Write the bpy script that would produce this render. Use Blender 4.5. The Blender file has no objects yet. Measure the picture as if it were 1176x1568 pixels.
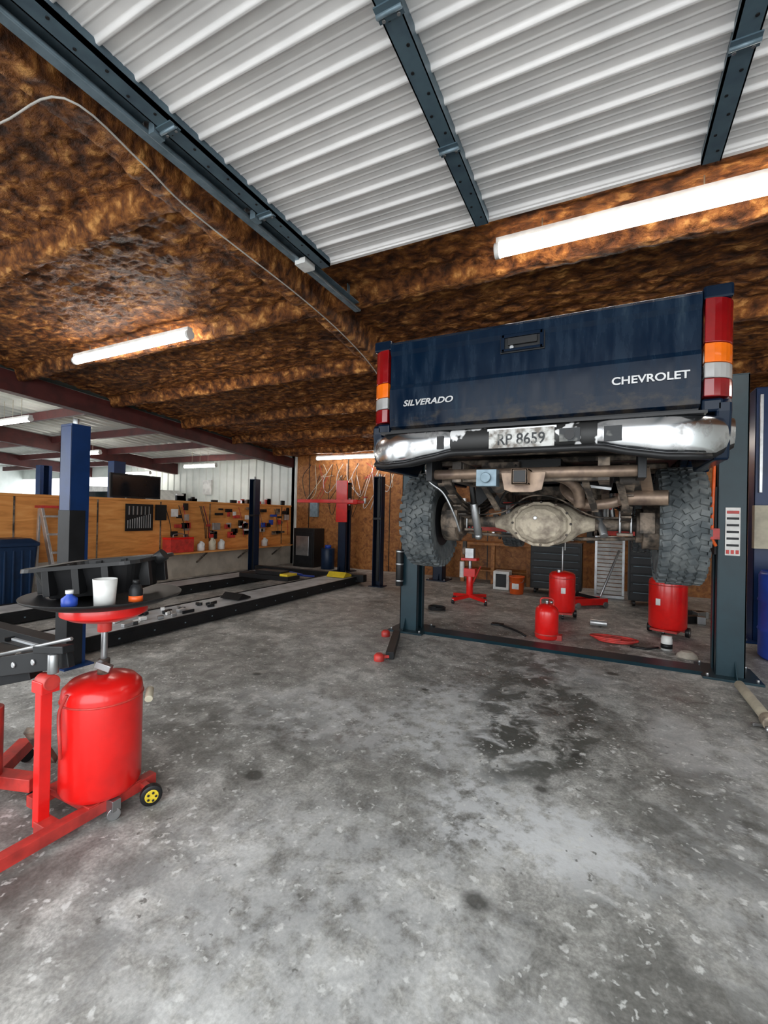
import bpy, bmesh, math, random
from mathutils import Vector, Matrix, Euler, noise
random.seed(7)
SC=bpy.context.scene
COL=SC.collection
pi=math.pi
# ---------------------------------------------------------------- materials
def nodes(name):
    m=bpy.data.materials.new(name);m.use_nodes=True
    nt=m.node_tree;b=nt.nodes['Principled BSDF']
    return m,nt,b
def ramp(nt,stops):
    r=nt.nodes.new('ShaderNodeValToRGB');e=r.color_ramp.elements
    e[0].position,e[0].color=stops[0][0],(*stops[0][1],1)
    e[1].position,e[1].color=stops[-1][0],(*stops[-1][1],1)
    for p,c in stops[1:-1]:
        x=e.new(p);x.color=(*c,1)
    return r
def nz(nt,scale,detail=4,rough=.55,coord='Object',dist=0,sc=None):
    tc=nt.nodes.new('ShaderNodeTexCoord');n=nt.nodes.new('ShaderNodeTexNoise')
    n.inputs['Scale'].default_value=scale;n.inputs['Detail'].default_value=detail
    n.inputs['Roughness'].default_value=rough;n.inputs['Distortion'].default_value=dist
    if sc:
        mp=nt.nodes.new('ShaderNodeMapping');mp.inputs['Scale'].default_value=sc
        nt.links.new(tc.outputs[coord],mp.inputs[0]);nt.links.new(mp.outputs[0],n.inputs['Vector'])
    else: nt.links.new(tc.outputs[coord],n.inputs['Vector'])
    return n
def mat(name,col,rough=.5,metal=0,col2=None,scale=6,lo=.4,hi=.65,bump=0,bscale=40,coat=0,emit=0,sc=None,r2=None,spec=.5):
    m,nt,b=nodes(name)
    b.inputs['Base Color'].default_value=(*col,1);b.inputs['Roughness'].default_value=rough
    b.inputs['Metallic'].default_value=metal;b.inputs['Coat Weight'].default_value=coat;b.inputs['Specular IOR Level'].default_value=spec
    if col2 is None: col2=tuple(c*.72 for c in col)
    if emit:
        b.inputs['Emission Color'].default_value=(*col,1);b.inputs['Emission Strength'].default_value=emit
        return m
    n=nz(nt,scale,3,.6,sc=sc);r=ramp(nt,[(lo,col),(hi,col2)])
    nt.links.new(n.outputs['Fac'],r.inputs[0]);nt.links.new(r.outputs[0],b.inputs['Base Color'])
    if r2 is not None:
        rr=ramp(nt,[(lo,(rough,)*3),(hi,(r2,)*3)]);nt.links.new(n.outputs['Fac'],rr.inputs[0]);nt.links.new(rr.outputs[0],b.inputs['Roughness'])
    if bump:
        n2=nz(nt,bscale,2);bp=nt.nodes.new('ShaderNodeBump');bp.inputs['Strength'].default_value=bump;bp.inputs['Distance'].default_value=.01
        nt.links.new(n2.outputs['Fac'],bp.inputs['Height']);nt.links.new(bp.outputs[0],b.inputs['Normal'])
    return m
M={}
M['navy']=mat('navy_paint',(.0022,.0085,.022),.14,.0,(.0035,.011,.026),3,.45,.7,r2=.3,spec=.18)
def tailpaint():
    m,nt,b=nodes('dirty_navy_painted_reflections')
    b.inputs['Specular IOR Level'].default_value=.15
    n=nz(nt,2.2,6,.65,sc=(5,1,1));r=ramp(nt,[(.45,(.002,.0085,.022)),(.62,(.004,.015,.033)),(.74,(.025,.043,.06)),(.88,(.2,.24,.27))])  # pale upright streaks: dirty smears plus reflections painted into the base colour
    nt.links.new(n.outputs['Fac'],r.inputs[0])
    tc=nt.nodes.new('ShaderNodeTexCoord');sp=nt.nodes.new('ShaderNodeSeparateXYZ');nt.links.new(tc.outputs['Object'],sp.inputs[0])
    n2=nz(nt,7,6,.7,sc=(1,1,1.6))
    ad=nt.nodes.new('ShaderNodeMath');ad.operation='MULTIPLY_ADD';nt.links.new(sp.outputs['Z'],ad.inputs[0]);ad.inputs[1].default_value=-1.5;ad.inputs[2].default_value=3.12
    a2=nt.nodes.new('ShaderNodeMath');a2.operation='ADD';nt.links.new(ad.outputs[0],a2.inputs[0]);nt.links.new(n2.outputs['Fac'],a2.inputs[1])
    rr=ramp(nt,[(.58,(0,0,0)),(.78,(.75,.75,.75))]);nt.links.new(a2.outputs[0],rr.inputs[0])
    mx=nt.nodes.new('ShaderNodeMixRGB');nt.links.new(rr.outputs[0],mx.inputs[0]);nt.links.new(r.outputs[0],mx.inputs[1]);mx.inputs[2].default_value=(.055,.045,.034,1)
    nt.links.new(mx.outputs[0],b.inputs['Base Color'])
    r3=ramp(nt,[(.4,(.10,)*3),(.7,(.45,)*3)]);nt.links.new(n.outputs['Fac'],r3.inputs[0]);nt.links.new(r3.outputs[0],b.inputs['Roughness'])
    return m
M['navyt']=tailpaint()
M['navyd']=mat('dirty_trim',(.02,.022,.024),.5,.3,(.22,.22,.2),9,.52,.66)
M['chrome']=mat('chrome',(.80,.82,.85),.2,1,(.36,.35,.34),9,.52,.7,r2=.5)
M['chromep']=mat('peeled_chrome',(.02,.02,.02),.5,.2,(.75,.75,.75),6,.56,.59)
M['plate']=mat('dirty_licence_plate',(.55,.55,.53),.5,0,(.13,.11,.09),16,.40,.60)
M['black']=mat('black_plastic',(.012,.012,.013),.4,spec=.35)
M['blackm']=mat('black_steel',(.014,.015,.017),.45,.2,spec=.35)
M['rubber']=mat('tyre_rubber',(.055,.065,.07),.75,0,(.13,.14,.14),8)
M['steel']=mat('steel',(.45,.46,.47),.35,.9)
M['galv']=mat('galvanised',(.20,.27,.32),.42,.35,(.13,.185,.22),12)
M['stile']=mat('stile_steel',(.09,.14,.17),.4,.2,(.065,.10,.13),7)
M['rust']=mat('rusty_steel',(.05,.042,.036),.65,.3,(.27,.21,.16),9,.44,.62,bump=.5)
M['diff']=mat('dirty_diff_casting',(.50,.43,.33),.7,.1,(.22,.18,.14),9,.45,.65,bump=.5)
M['pipe']=mat('exhaust_pipe',(.30,.215,.155),.45,.5,(.13,.09,.07),8)
M['red']=mat('red_paint',(.78,.012,.010),.28,0,(.62,.010,.009),5,.45,.7,coat=.2)
M['redd']=mat('faded_red_paint',(.60,.045,.035),.45,0,(.34,.03,.025),9)
M['teal']=mat('teal_lift_paint',(.010,.036,.050),.4,.0,(.008,.027,.038),3,spec=.4)
M['blue']=mat('blue_lift_paint',(.005,.030,.12),.35,0,(.004,.024,.09),5,spec=.4)
M['dkblue']=mat('dark_blue_lift_paint',(.004,.014,.038),.4,0,(.003,.010,.028),5,spec=.35)
M['bluebr']=mat('blue_plastic',(.02,.07,.45),.4)
M['navypl']=mat('dark_blue_plastic',(.008,.025,.065),.4,spec=.35)
M['orange']=mat('orange_paint',(.85,.13,.02),.4)
M['amber']=mat('amber_lens',(.85,.16,.006),.12,coat=.4)
M['redlens']=mat('red_lens',(.24,.003,.005),.12,coat=.3,col2=(.17,.002,.004))
M['whlens']=mat('clear_lens',(.36,.35,.34),.12,coat=.4)
M['badge']=mat('badge_silver',(.5,.5,.5),.3,.3)
M['white']=mat('white_plastic',(.8,.8,.78),.4)
M['cream']=mat('cream_plastic',(.6,.55,.42),.5)
M['redbeam']=mat('red_primer_steel',(.085,.018,.017),.55,.1,(.05,.012,.012),4)
M['alu']=mat('aluminium',(.65,.66,.67),.35,.7)
M['glass']=mat('dark_glass',(.01,.012,.015),.08,spec=.3)
M['yellow']=mat('yellow_plastic',(.75,.55,.03),.45)
M['conc']=mat('block_concrete',(.55,.50,.42),.8,0,(.40,.36,.30),3)
M['gunmetal']=mat('runway_top',(.48,.50,.52),.5,.0,(.30,.31,.32),4)
M['rag']=mat('rag_cloth',(.5,.45,.38),.9)
M['green']=mat('green_paint',(.05,.16,.13),.5)
M['cable']=mat('grey_cable',(.55,.52,.48),.5)
M['lamp']=mat('tube_light',(1,.94,.86),.5,emit=17)
M['wmetal']=mat('white_metal_panel',(.68,.71,.68),.45,.0,(.58,.62,.59),2)
M['door']=mat('white_door_steel',(.80,.775,.765),.42,.0,(.70,.68,.675),3)
def foam():
    m,nt,b=nodes('spray_foam');L=nt.links.new
    tc=nt.nodes.new('ShaderNodeTexCoord')
    nd=nz(nt,4,3,.6)
    add=nt.nodes.new('ShaderNodeMixRGB');add.blend_type='ADD';add.inputs[0].default_value=.3
    L(tc.outputs['Object'],add.inputs[1]);L(nd.outputs['Color'],add.inputs[2])
    mp=nt.nodes.new('ShaderNodeMapping');mp.inputs['Scale'].default_value=(.7,1.6,1);L(add.outputs[0],mp.inputs[0])
    v=nt.nodes.new('ShaderNodeTexVoronoi');v.inputs['Scale'].default_value=8.5;L(mp.outputs[0],v.inputs['Vector'])
    n=nz(nt,9,7,.66,sc=(1,1.6,1),dist=.3)
    sub=nt.nodes.new('ShaderNodeMath');sub.operation='SUBTRACT';L(n.outputs['Fac'],sub.inputs[0])
    ml=nt.nodes.new('ShaderNodeMath');ml.operation='MULTIPLY';ml.inputs[1].default_value=.42;L(v.outputs['Distance'],ml.inputs[0]);L(ml.outputs[0],sub.inputs[1])
    r=ramp(nt,[(.08,(.045,.016,.006)),(.22,(.15,.052,.016)),(.38,(.36,.14,.036)),(.54,(.78,.40,.13))]);L(sub.outputs[0],r.inputs[0])  # crevice shade and bright tips painted into the colour, following the bump height
    n1=nz(nt,.8,3);r1=ramp(nt,[(.3,(.55,.5,.47)),(.65,(1.15,1.08,1.0))]);L(n1.outputs['Fac'],r1.inputs[0])
    mx=nt.nodes.new('ShaderNodeMixRGB');mx.blend_type='MULTIPLY';mx.inputs[0].default_value=1
    L(r.outputs[0],mx.inputs[1]);L(r1.outputs[0],mx.inputs[2]);L(mx.outputs[0],b.inputs['Base Color'])
    b.inputs['Roughness'].default_value=.5;b.inputs['Specular IOR Level'].default_value=.25
    bp=nt.nodes.new('ShaderNodeBump');bp.inputs['Strength'].default_value=.9;bp.inputs['Distance'].default_value=.07
    L(sub.outputs[0],bp.inputs['Height']);L(bp.outputs[0],b.inputs['Normal'])
    return m
M['foam']=foam()
def wood(name,c1,c2,c3,sc):
    m,nt,b=nodes(name)
    n=nz(nt,3,5,.6,dist=1.0,sc=sc);r=ramp(nt,[(.3,c1),(.5,c2),(.7,c3)])
    nt.links.new(n.outputs['Fac'],r.inputs[0]);nt.links.new(r.outputs[0],b.inputs['Base Color']);b.inputs['Roughness'].default_value=.6
    return m
M['ply']=wood('plywood_yellowed',(.52,.20,.045),(.72,.30,.075),(.80,.38,.12),(1,.5,3.5))
M['osb']=wood('osb_board',(.14,.045,.009),(.31,.115,.025),(.45,.19,.05),(3,1,3))
def floorm():
    m,nt,b=nodes('stained_concrete')
    L=nt.links.new
    geo=nt.nodes.new('ShaderNodeNewGeometry')
    def N(scale,det=6,rg=.6,dist=0):
        n=nt.nodes.new('ShaderNodeTexNoise');n.noise_dimensions='2D';n.inputs['Scale'].default_value=scale;n.inputs['Detail'].default_value=det;n.inputs['Roughness'].default_value=rg;n.inputs['Distortion'].default_value=dist
        L(geo.outputs['Position'],n.inputs['Vector']);return n
    def mixc(fac,a,bc,mode='MIX'):
        x=nt.nodes.new('ShaderNodeMixRGB');x.blend_type=mode
        if isinstance(fac,float):x.inputs[0].default_value=fac
        else:L(fac,x.inputs[0])
        for i,v in ((1,a),(2,bc)):
            if isinstance(v,tuple):x.inputs[i].default_value=(*v,1)
            else:L(v,x.inputs[i])
        return x.outputs[0]
    def math_(op,a,bv):
        x=nt.nodes.new('ShaderNodeMath');x.operation=op;x.use_clamp=(op in('MULTIPLY','ADD'))
        for i,v in ((0,a),(1,bv)):
            if isinstance(v,(int,float)):x.inputs[i].default_value=v
            else:L(v,x.inputs[i])
        return x.outputs[0]
    def rp(src,stops):
        r=ramp(nt,stops);L(src,r.inputs[0]);return r.outputs[0]
    n1=N(1.1,7,.68,.5);c=rp(n1.outputs['Fac'],[(.33,(.20,.20,.188)),(.47,(.30,.30,.283)),(.56,(.37,.37,.35)),(.68,(.48,.48,.46))])
    n2=N(6,7,.72,.4);c=mixc(.85,c,rp(n2.outputs['Fac'],[(.36,(.6,.6,.6)),(.5,(.98,.98,.98)),(.64,(1.38,1.38,1.38))]),'MULTIPLY')
    n4=N(70,2);c=mixc(.5,c,rp(n4.outputs['Fac'],[(.3,(.6,.6,.6)),(.7,(1.35,1.35,1.35))]),'MULTIPLY')
    nd=N(4.5,6,.72)
    def blob(x,y,sx,sy,soft=.5,amp=1.6):
        mp=nt.nodes.new('ShaderNodeMapping');mp.vector_type='POINT'
        mp.inputs['Location'].default_value=(-x/sx,-y/sy,0);mp.inputs['Scale'].default_value=(1/sx,1/sy,0)
        L(geo.outputs['Position'],mp.inputs[0])
        ln=nt.nodes.new('ShaderNodeVectorMath');ln.operation='LENGTH';L(mp.outputs[0],ln.inputs[0])
        d=math_('SUBTRACT',ln.outputs['Value'],math_('MULTIPLY',nd.outputs['Fac'],amp))
        r=ramp(nt,[(0,(1,1,1)),(soft,(0,0,0))]);L(d,r.inputs[0]);return r.outputs[0]
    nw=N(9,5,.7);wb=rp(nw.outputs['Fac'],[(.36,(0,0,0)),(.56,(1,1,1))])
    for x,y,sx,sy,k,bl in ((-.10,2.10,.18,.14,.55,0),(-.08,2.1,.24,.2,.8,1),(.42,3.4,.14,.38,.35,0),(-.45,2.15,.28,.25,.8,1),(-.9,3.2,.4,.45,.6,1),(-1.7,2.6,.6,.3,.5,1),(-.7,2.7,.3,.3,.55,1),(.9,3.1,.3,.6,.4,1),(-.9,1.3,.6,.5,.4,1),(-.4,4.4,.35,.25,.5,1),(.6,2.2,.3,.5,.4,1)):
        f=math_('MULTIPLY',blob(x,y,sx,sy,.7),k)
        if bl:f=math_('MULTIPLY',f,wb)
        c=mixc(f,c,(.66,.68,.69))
    nb=N(4.6,4,.55,.3);blotch=rp(nb.outputs['Fac'],[(.42,(0,0,0)),(.54,(1,1,1))])
    for x,y,sx,sy,k in ((-.42,3.45,.42,.8,.85),(.35,5.6,.5,.35,.7),(-.7,4.6,.4,.4,.7),(-.45,2.85,.3,.35,.7),(-2.2,2.2,.7,.5,.45),(.4,2.6,.35,.4,.55),(-1.9,1.0,.5,.4,.4),(.25,1.7,.35,.3,.4),(-1.5,5.5,.6,.4,.4)):
        f=math_('MULTIPLY',math_('MULTIPLY',blob(x,y,sx,sy),blotch),k);c=mixc(f,c,(.075,.077,.068))
    def flecks(scale,r0,r1,s0,s1,colr,sn):
        nonlocal c
        v=nt.nodes.new('ShaderNodeTexVoronoi');v.voronoi_dimensions='2D';v.inputs['Scale'].default_value=scale;v.inputs['Randomness'].default_value=1
        nn=N(22,3,.6);add=nt.nodes.new('ShaderNodeMixRGB');add.blend_type='ADD';add.inputs[0].default_value=.07
        L(geo.outputs['Position'],add.inputs[1]);L(nn.outputs['Color'],add.inputs[2]);L(add.outputs[0],v.inputs['Vector'])
        fl=rp(v.outputs['Distance'],[(.0,(1,1,1)),(r0,(1,1,1)),(r1,(0,0,0))])
        sel=rp(N(sn,3,.7).outputs['Fac'],[(s0,(0,0,0)),(s1,(.85,.85,.85))])
        c=mixc(math_('MULTIPLY',fl,sel),c,colr)
    flecks(9,.07,.15,.47,.56,(.70,.71,.69),6)
    flecks(20,.08,.2,.50,.6,(.62,.63,.61),4)
    flecks(11,.05,.11,.54,.62,(.13,.13,.12),5)
    for x,y,s in ((-1.66,1.85,.07),(-.29,2.46,.05),(-.41,1.63,.07),(.05,4.6,.08),(-2.7,3.0,.06),(-.2,1.2,.04),(-1.3,3.4,.04),(-.15,2.9,.05)):
        c=mixc(math_('MULTIPLY',blob(x,y,s,s*.8,.5,1.0),.85),c,(.05,.05,.045))
    L(c,b.inputs['Base Color'])
    rr=rp(n1.outputs['Fac'],[(.35,(.42,.42,.42)),(.65,(.7,.7,.7))]);L(rr,b.inputs['Roughness'])
    bp=nt.nodes.new('ShaderNodeBump');bp.inputs['Strength'].default_value=.18;bp.inputs['Distance'].default_value=.01
    L(N(14,5).outputs['Fac'],bp.inputs['Height']);L(bp.outputs[0],b.inputs['Normal'])
    return m
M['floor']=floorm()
# ---------------------------------------------------------------- builder
class B:
    def __init__(s,name):
        s.name=name;s.bm=bmesh.new();s.ml=[]
    def mi(s,m):
        m=M[m]
        if m not in s.ml:s.ml.append(m)
        return s.ml.index(m)
    def add(s,vs,fs,m,smooth=False,T=None):
        k=s.mi(m);bv=[s.bm.verts.new(T@Vector(v) if T else Vector(v)) for v in vs];out=[]
        for f in fs:
            try:
                fc=s.bm.faces.new([bv[i] for i in f]);fc.material_index=k
                fc.smooth=smooth if isinstance(smooth,bool) else (len(f)==4);out.append(fc)
            except ValueError:pass
        return out
    def box(s,c,d,m,rot=None,top=None):
        x,y,z=d[0]/2,d[1]/2,d[2]/2;tx,ty=(top if top else (1,1))
        vs=[(-x,-y,-z),(x,-y,-z),(x,y,-z),(-x,y,-z),(-x*tx,-y*ty,z),(x*tx,-y*ty,z),(x*tx,y*ty,z),(-x*tx,y*ty,z)]
        T=Matrix.Translation(c)
        if rot:T=T@Euler([math.radians(a) for a in rot]).to_matrix().to_4x4()
        s.add(vs,[(0,3,2,1),(4,5,6,7),(0,1,5,4),(1,2,6,5),(2,3,7,6),(3,0,4,7)],m,False,T)
    def bb(s,a,b,m):
        s.box([(p+q)/2 for p,q in zip(a,b)],[abs(q-p) for p,q in zip(a,b)],m)
    def bar(s,p,q,w,h,m):
        p,q=Vector(p),Vector(q);d=q-p;L=d.length;T=Matrix.Translation((p+q)/2)@d.to_track_quat('X','Z').to_matrix().to_4x4()
        x,y,z=L/2,w/2,h/2
        s.add([(-x,-y,-z),(x,-y,-z),(x,y,-z),(-x,y,-z),(-x,-y,z),(x,-y,z),(x,y,z),(-x,y,z)],[(0,3,2,1),(4,5,6,7),(0,1,5,4),(1,2,6,5),(2,3,7,6),(3,0,4,7)],m,False,T)
    def lathe(s,prof,m,p=(0,0,0),ax=(0,0,1),n=32,sy=1):
        T=Matrix.Translation(p)@Vector(ax).normalized().to_track_quat('Z','Y').to_matrix().to_4x4()
        vs=[];fs=[]
        for r,z in prof:
            for i in range(n):
                a=2*pi*i/n;vs.append((r*math.cos(a),r*math.sin(a)*sy,z))
        for j in range(len(prof)-1):
            for i in range(n):
                k=(i+1)%n;fs.append((j*n+i,j*n+k,(j+1)*n+k,(j+1)*n+i))
        if prof[0][0]>1e-4:fs.append(tuple(reversed(range(n))))
        if prof[-1][0]>1e-4:fs.append(tuple(range((len(prof)-1)*n,len(prof)*n)))
        s.add(vs,fs,m,'q',T)
    def cyl(s,p,q,r,m,r2=None,n=20):
        d=Vector(q)-Vector(p);s.lathe([(r,0),(r if r2 is None else r2,d.length)],m,p,d,n)
    def tube(s,pts,r,m,n=10,sub=6):
        P=[Vector(p) for p in pts];Q=[]
        if sub>1 and len(P)>2:
            E=[2*P[0]-P[1]]+P+[2*P[-1]-P[-2]]
            for i in range(1,len(E)-2):
                for k in range(sub):
                    t=k/sub;a,b_,c,d=E[i-1],E[i],E[i+1],E[i+2]
                    Q.append(.5*((2*b_)+(c-a)*t+(2*a-5*b_+4*c-d)*t*t+(3*b_-a-3*c+d)*t**3))
            Q.append(P[-1])
        else:Q=P
        vs=[];fs=[];up=Vector((0,0,1))
        for i,p in enumerate(Q):
            d=(Q[min(i+1,len(Q)-1)]-Q[max(i-1,0)]).normalized()
            a=d.cross(up)
            if a.length<.05:a=d.cross(Vector((1,0,0)))
            a.normalize();b_=a.cross(d);up=b_
            for k in range(n):
                t=2*pi*k/n;vs.append(p+a*r*math.cos(t)+b_*r*math.sin(t))
        for i in range(len(Q)-1):
            for k in range(n):
                j=(k+1)%n;fs.append((i*n+k,i*n+j,(i+1)*n+j,(i+1)*n+k))
        fs.append(tuple(range(n)));fs.append(tuple(range((len(Q)-1)*n,len(Q)*n)))
        s.add(vs,fs,m,'q')
    def prism(s,poly,ax,a,b,m):
        def mk(u,v,w):
            return {'x':(w,u,v),'y':(u,w,v),'z':(u,v,w)}[ax]
        n=len(poly);vs=[mk(u,v,a) for u,v in poly]+[mk(u,v,b) for u,v in poly]
        fs=[tuple(range(n)),tuple(reversed(range(n,2*n)))]+[(i,(i+1)%n,n+(i+1)%n,n+i) for i in range(n)]
        s.add(vs,fs,m,False)
    def ball(s,c,r,m,n=16,sc=(1,1,1)):
        T=Matrix.Translation(c)@Matrix.Diagonal((*sc,1))
        prof=[(max(r*math.sin(pi*i/10),1e-5),-r*math.cos(pi*i/10)) for i in range(11)]
        vs=[];fs=[]
        for rr,z in prof:
            for i in range(n):vs.append((rr*math.cos(2*pi*i/n),rr*math.sin(2*pi*i/n),z))
        for j in range(10):
            for i in range(n):
                k=(i+1)%n;fs.append((j*n+i,j*n+k,(j+1)*n+k,(j+1)*n+i))
        s.add(vs,fs,m,True,T)
    def done(s,loc=(0,0,0),rz=0,bevel=.004,parent=None,name=None):
        bmesh.ops.recalc_face_normals(s.bm,faces=s.bm.faces)
        me=bpy.data.meshes.new(s.name);s.bm.to_mesh(me);s.bm.free()
        for m in s.ml:me.materials.append(m)
        o=bpy.data.objects.new(s.name,me);COL.objects.link(o);o.location=loc;o.rotation_euler[2]=math.radians(rz)
        if bevel:
            bv=o.modifiers.new('bevel','BEVEL');bv.width=bevel;bv.segments=2;bv.limit_method='ANGLE';bv.angle_limit=math.radians(50)
        if parent:o.parent=parent
        return o
def empty(name,loc,rz=0):
    e=bpy.data.objects.new(name,None);COL.objects.link(e);e.location=loc;e.rotation_euler[2]=math.radians(rz);e.empty_display_size=.2;return e
def text(name,body,size,loc,m,parent,ex=.003,shear=0,w=None,rot=(90,0,0)):
    c=bpy.data.curves.new(name,'FONT');c.body=body;c.size=size;c.extrude=ex;c.shear=shear;c.materials.append(M[m]);c.align_x='CENTER';c.align_y='CENTER';c.offset=.0012
    o=bpy.data.objects.new(name,c);COL.objects.link(o);o.parent=parent;o.location=loc;o.rotation_euler=[math.radians(a) for a in rot]
    if w:
        bpy.context.view_layer.update();o.scale=(w/o.dimensions.x,1,1)
    return o
# ---------------------------------------------------------------- room
CZ=lambda y:3.66-.074*y
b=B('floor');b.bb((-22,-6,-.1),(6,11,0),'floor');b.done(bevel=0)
PUR=[.45,2.0,3.52,4.9,6.35,7.75,9.15]
def sstep(a,b_,x):
    t=max(0,min(1,(x-a)/(b_-a)));return t*t*(3-2*t)
def foamceil():
    x0,x1,y0,y1=-7.82,5.0,-1.0,10.0
    NX,NY=470,430
    xs=[x0+(x1-x0)*i/NX for i in range(NX+1)];ys=[y0+(y1-y0)*i/NY for i in range(NY+1)]
    vs=[]
    for y in ys:
        for x in xs:
            w1=noise.noise(Vector((x*2,y*2,9)));w2=noise.noise(Vector((x*6,y*6,4)))
            wob=.025*w1
            p=max(1-sstep(.045,.075,abs(y+wob-q)) for q in PUR)
            r=max(1-sstep(.09,.14,abs(x+wob+2.45)),1-sstep(.09,.14,abs(x+wob-2.6)))
            h=max(.15*p,.21*r)
            d=noise.voronoi(Vector((x*4.5+.5*w2,y*8+.5*w1,0)))[0][0]
            h+=.035*(1-min(1,d*1.1))*(1-.6*p)
            h+=.02*noise.turbulence(Vector((x*9,y*14,0)),2,True,noise_basis='PERLIN_ORIGINAL')
            h+=.03*noise.noise(Vector((x*1.3,y*1.3,3)))
            vs.append((x,y,CZ(y)+.045-h))
    n=NX+1;fs=[(j*n+i,(j+1)*n+i,(j+1)*n+i+1,j*n+i+1) for j in range(NY) for i in range(NX)]
    me=bpy.data.meshes.new('ceiling');me.from_pydata(vs,[],fs);me.materials.append(M['foam'])
    for p in me.polygons:p.use_smooth=True
    o=bpy.data.objects.new('ceiling',me);COL.objects.link(o)
foamceil()
b=B('roof_deck');b.add([(-22,-1.2,CZ(-1.2)+.12),(6,-1.2,CZ(-1.2)+.12),(6,10.4,CZ(10.4)+.12),(-22,10.4,CZ(10.4)+.12)],[(0,1,2,3)],'wmetal');b.done(bevel=0)
b=B('ceiling_side_bay')
x=-21.8;prof=[]
while x<-8.0:
    prof+=[(x,0),(x+.22,0),(x+.24,-.03),(x+.28,-.03),(x+.30,0)];x+=.3
vs=[];fs=[]
for x,z in prof:
    vs.append((x,-1,CZ(-1)+.03+z));vs.append((x,10.2,CZ(10.2)+.03+z))
for i in range(len(prof)-1):fs.append((2*i,2*i+2,2*i+3,2*i+1))
b.add(vs,fs,'wmetal');b.done(bevel=0)
b=B('steel_roof_frame')
for y in PUR:b.bb((-21.5,y-.04,CZ(y)-.17),(-8.0,y+.04,CZ(y)-.01),'redbeam')
for x in (-7.93,-12.6,-17.2):
    w=.09
    b.add([(x-w,-1,CZ(-1)-.36),(x+w,-1,CZ(-1)-.36),(x+w,10.1,CZ(10.1)-.36 if x<-8 else CZ(10.1)-.27),(x-w,10.1,CZ(10.1)-.36 if x<-8 else CZ(10.1)-.27),
      (x-w,-1,CZ(-1)-.02),(x+w,-1,CZ(-1)-.02),(x+w,10.1,CZ(10.1)-.02),(x-w,10.1,CZ(10.1)-.02)],[(0,3,2,1),(4,5,6,7),(0,1,5,4),(1,2,6,5),(2,3,7,6),(3,0,4,7)],'redbeam')
b.done(bevel=.003)
b=B('wall_back');b.bb((-7.9,10.0,0),(6,10.12,3.4),'osb')
for i in range(12):b.bb((-7.3+i*1.22,9.985,0),(-7.285+i*1.22,10.0,3.0),'black')
b.done(bevel=0)
b=B('wall_back_side_bay')
x=-13.8;prof=[]
while x<-7.95:
    prof+=[(x,0),(x+.2,0),(x+.225,-.035),(x+.265,-.035),(x+.29,0)];x+=.29
vs=[];fs=[]
for x,d in prof:
    vs.append((x,10.0+d,0));vs.append((x,10.0+d,3.2))
for i in range(len(prof)-1):fs.append((2*i,2*i+2,2*i+3,2*i+1))
b.add(vs,fs,'wmetal');b.bb((-22,10,2.55),(-13.8,10.1,3.3),'wmetal');b.bb((-22,10,0),(-13.8,10.1,1.0),'wmetal');b.done(bevel=0)
b=B('wall_left');b.bb((-22,-1,0),(-21.9,10,3.6),'wmetal');b.done(bevel=0)
b=B('wall_right');b.bb((5.0,-1,0),(5.1,10,3.7),'wmetal');b.done(bevel=0)
b=B('wall_front')
for a,c in ((-22,-19),(-15,-13.5),(-9,-6.9),(-3.1,-2.2),(2.0,2.6),(4.9,5.1)):b.bb((a,-1.12,0),(c,-1.0,3.75),'wmetal')
b.bb((-22,-1.12,3.2),(5.1,-1.0,3.75),'wmetal');b.done(bevel=0)
b=B('wall_partition')
b.bb((-8.02,1.2,.54),(-7.9,10,1.56),'ply');b.bb((-8.06,1.2,0),(-7.89,10,.54),'conc');b.bb((-8.05,1.2,1.56),(-7.88,10,1.6),'ply')
for y in (3.5,4.72,5.94,7.16,8.38,9.6):b.bb((-7.9,y-.012,.54),(-7.89,y+.012,1.56),'rust')
b.done(bevel=.003)
# ---------------------------------------------------------------- overhead door
DZ=3.27
b=B('overhead_door')
joints=[2.10,1.42,.75,.08,-.59]
vs=[];N=900
for i in range(N+1):
    y=-.95+(2.76+.95)*i/N
    t=((2.76-y)/.168)%1.0
    h=0.018*(sstep(.0,.05,t)-sstep(.13,.18,t))
    for q in (.45,.72):h+=.004*max(0,1-abs(t-q)/.035)
    if any(abs(y-j)<.005 for j in joints):h=-.01
    vs.append((-1.95,y,DZ-h));vs.append((1.72,y,DZ-h))
fs=[(2*i,2*i+1,2*i+3,2*i+2) for i in range(N)]
b.add(vs,fs,'door',True)
b.bb((-1.95,2.75,DZ-.03),(1.72,2.775,DZ+.03),'door')
b.bb((-1.95,-.95,DZ+.035),(1.72,2.76,DZ+.04),'door')
for x in (-1.90,-.735,.43,1.62):
    w=.042
    b.bb((x-w,-.95,DZ-.06),(x+w,2.74,DZ-.035),'stile');b.bb((x-w,-.95,DZ-.06),(x-w+.006,2.74,DZ),'stile');b.bb((x+w-.006,-.95,DZ-.06),(x+w,2.74,DZ),'stile')
    y=2.66;k=0
    while y>0:
        k+=1;q=.014*(1 if k%2 else -1)
        b.cyl((x+q,y,DZ-.0605),(x+q,y,DZ-.063),.007,'black',n=10);y-=.11
    for j in joints:
        b.bb((x-.05,j-.03,DZ-.066),(x+.05,j+.03,DZ-.06),'stile');b.cyl((x-.05,j,DZ-.068),(x+.05,j,DZ-.068),.009,'galv',n=12)
        for q in (-.03,.03):b.cyl((x+q,j+.02,DZ-.066),(x+q,j+.02,DZ-.072),.007,'steel',n=8)
b.done(bevel=0)
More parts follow.
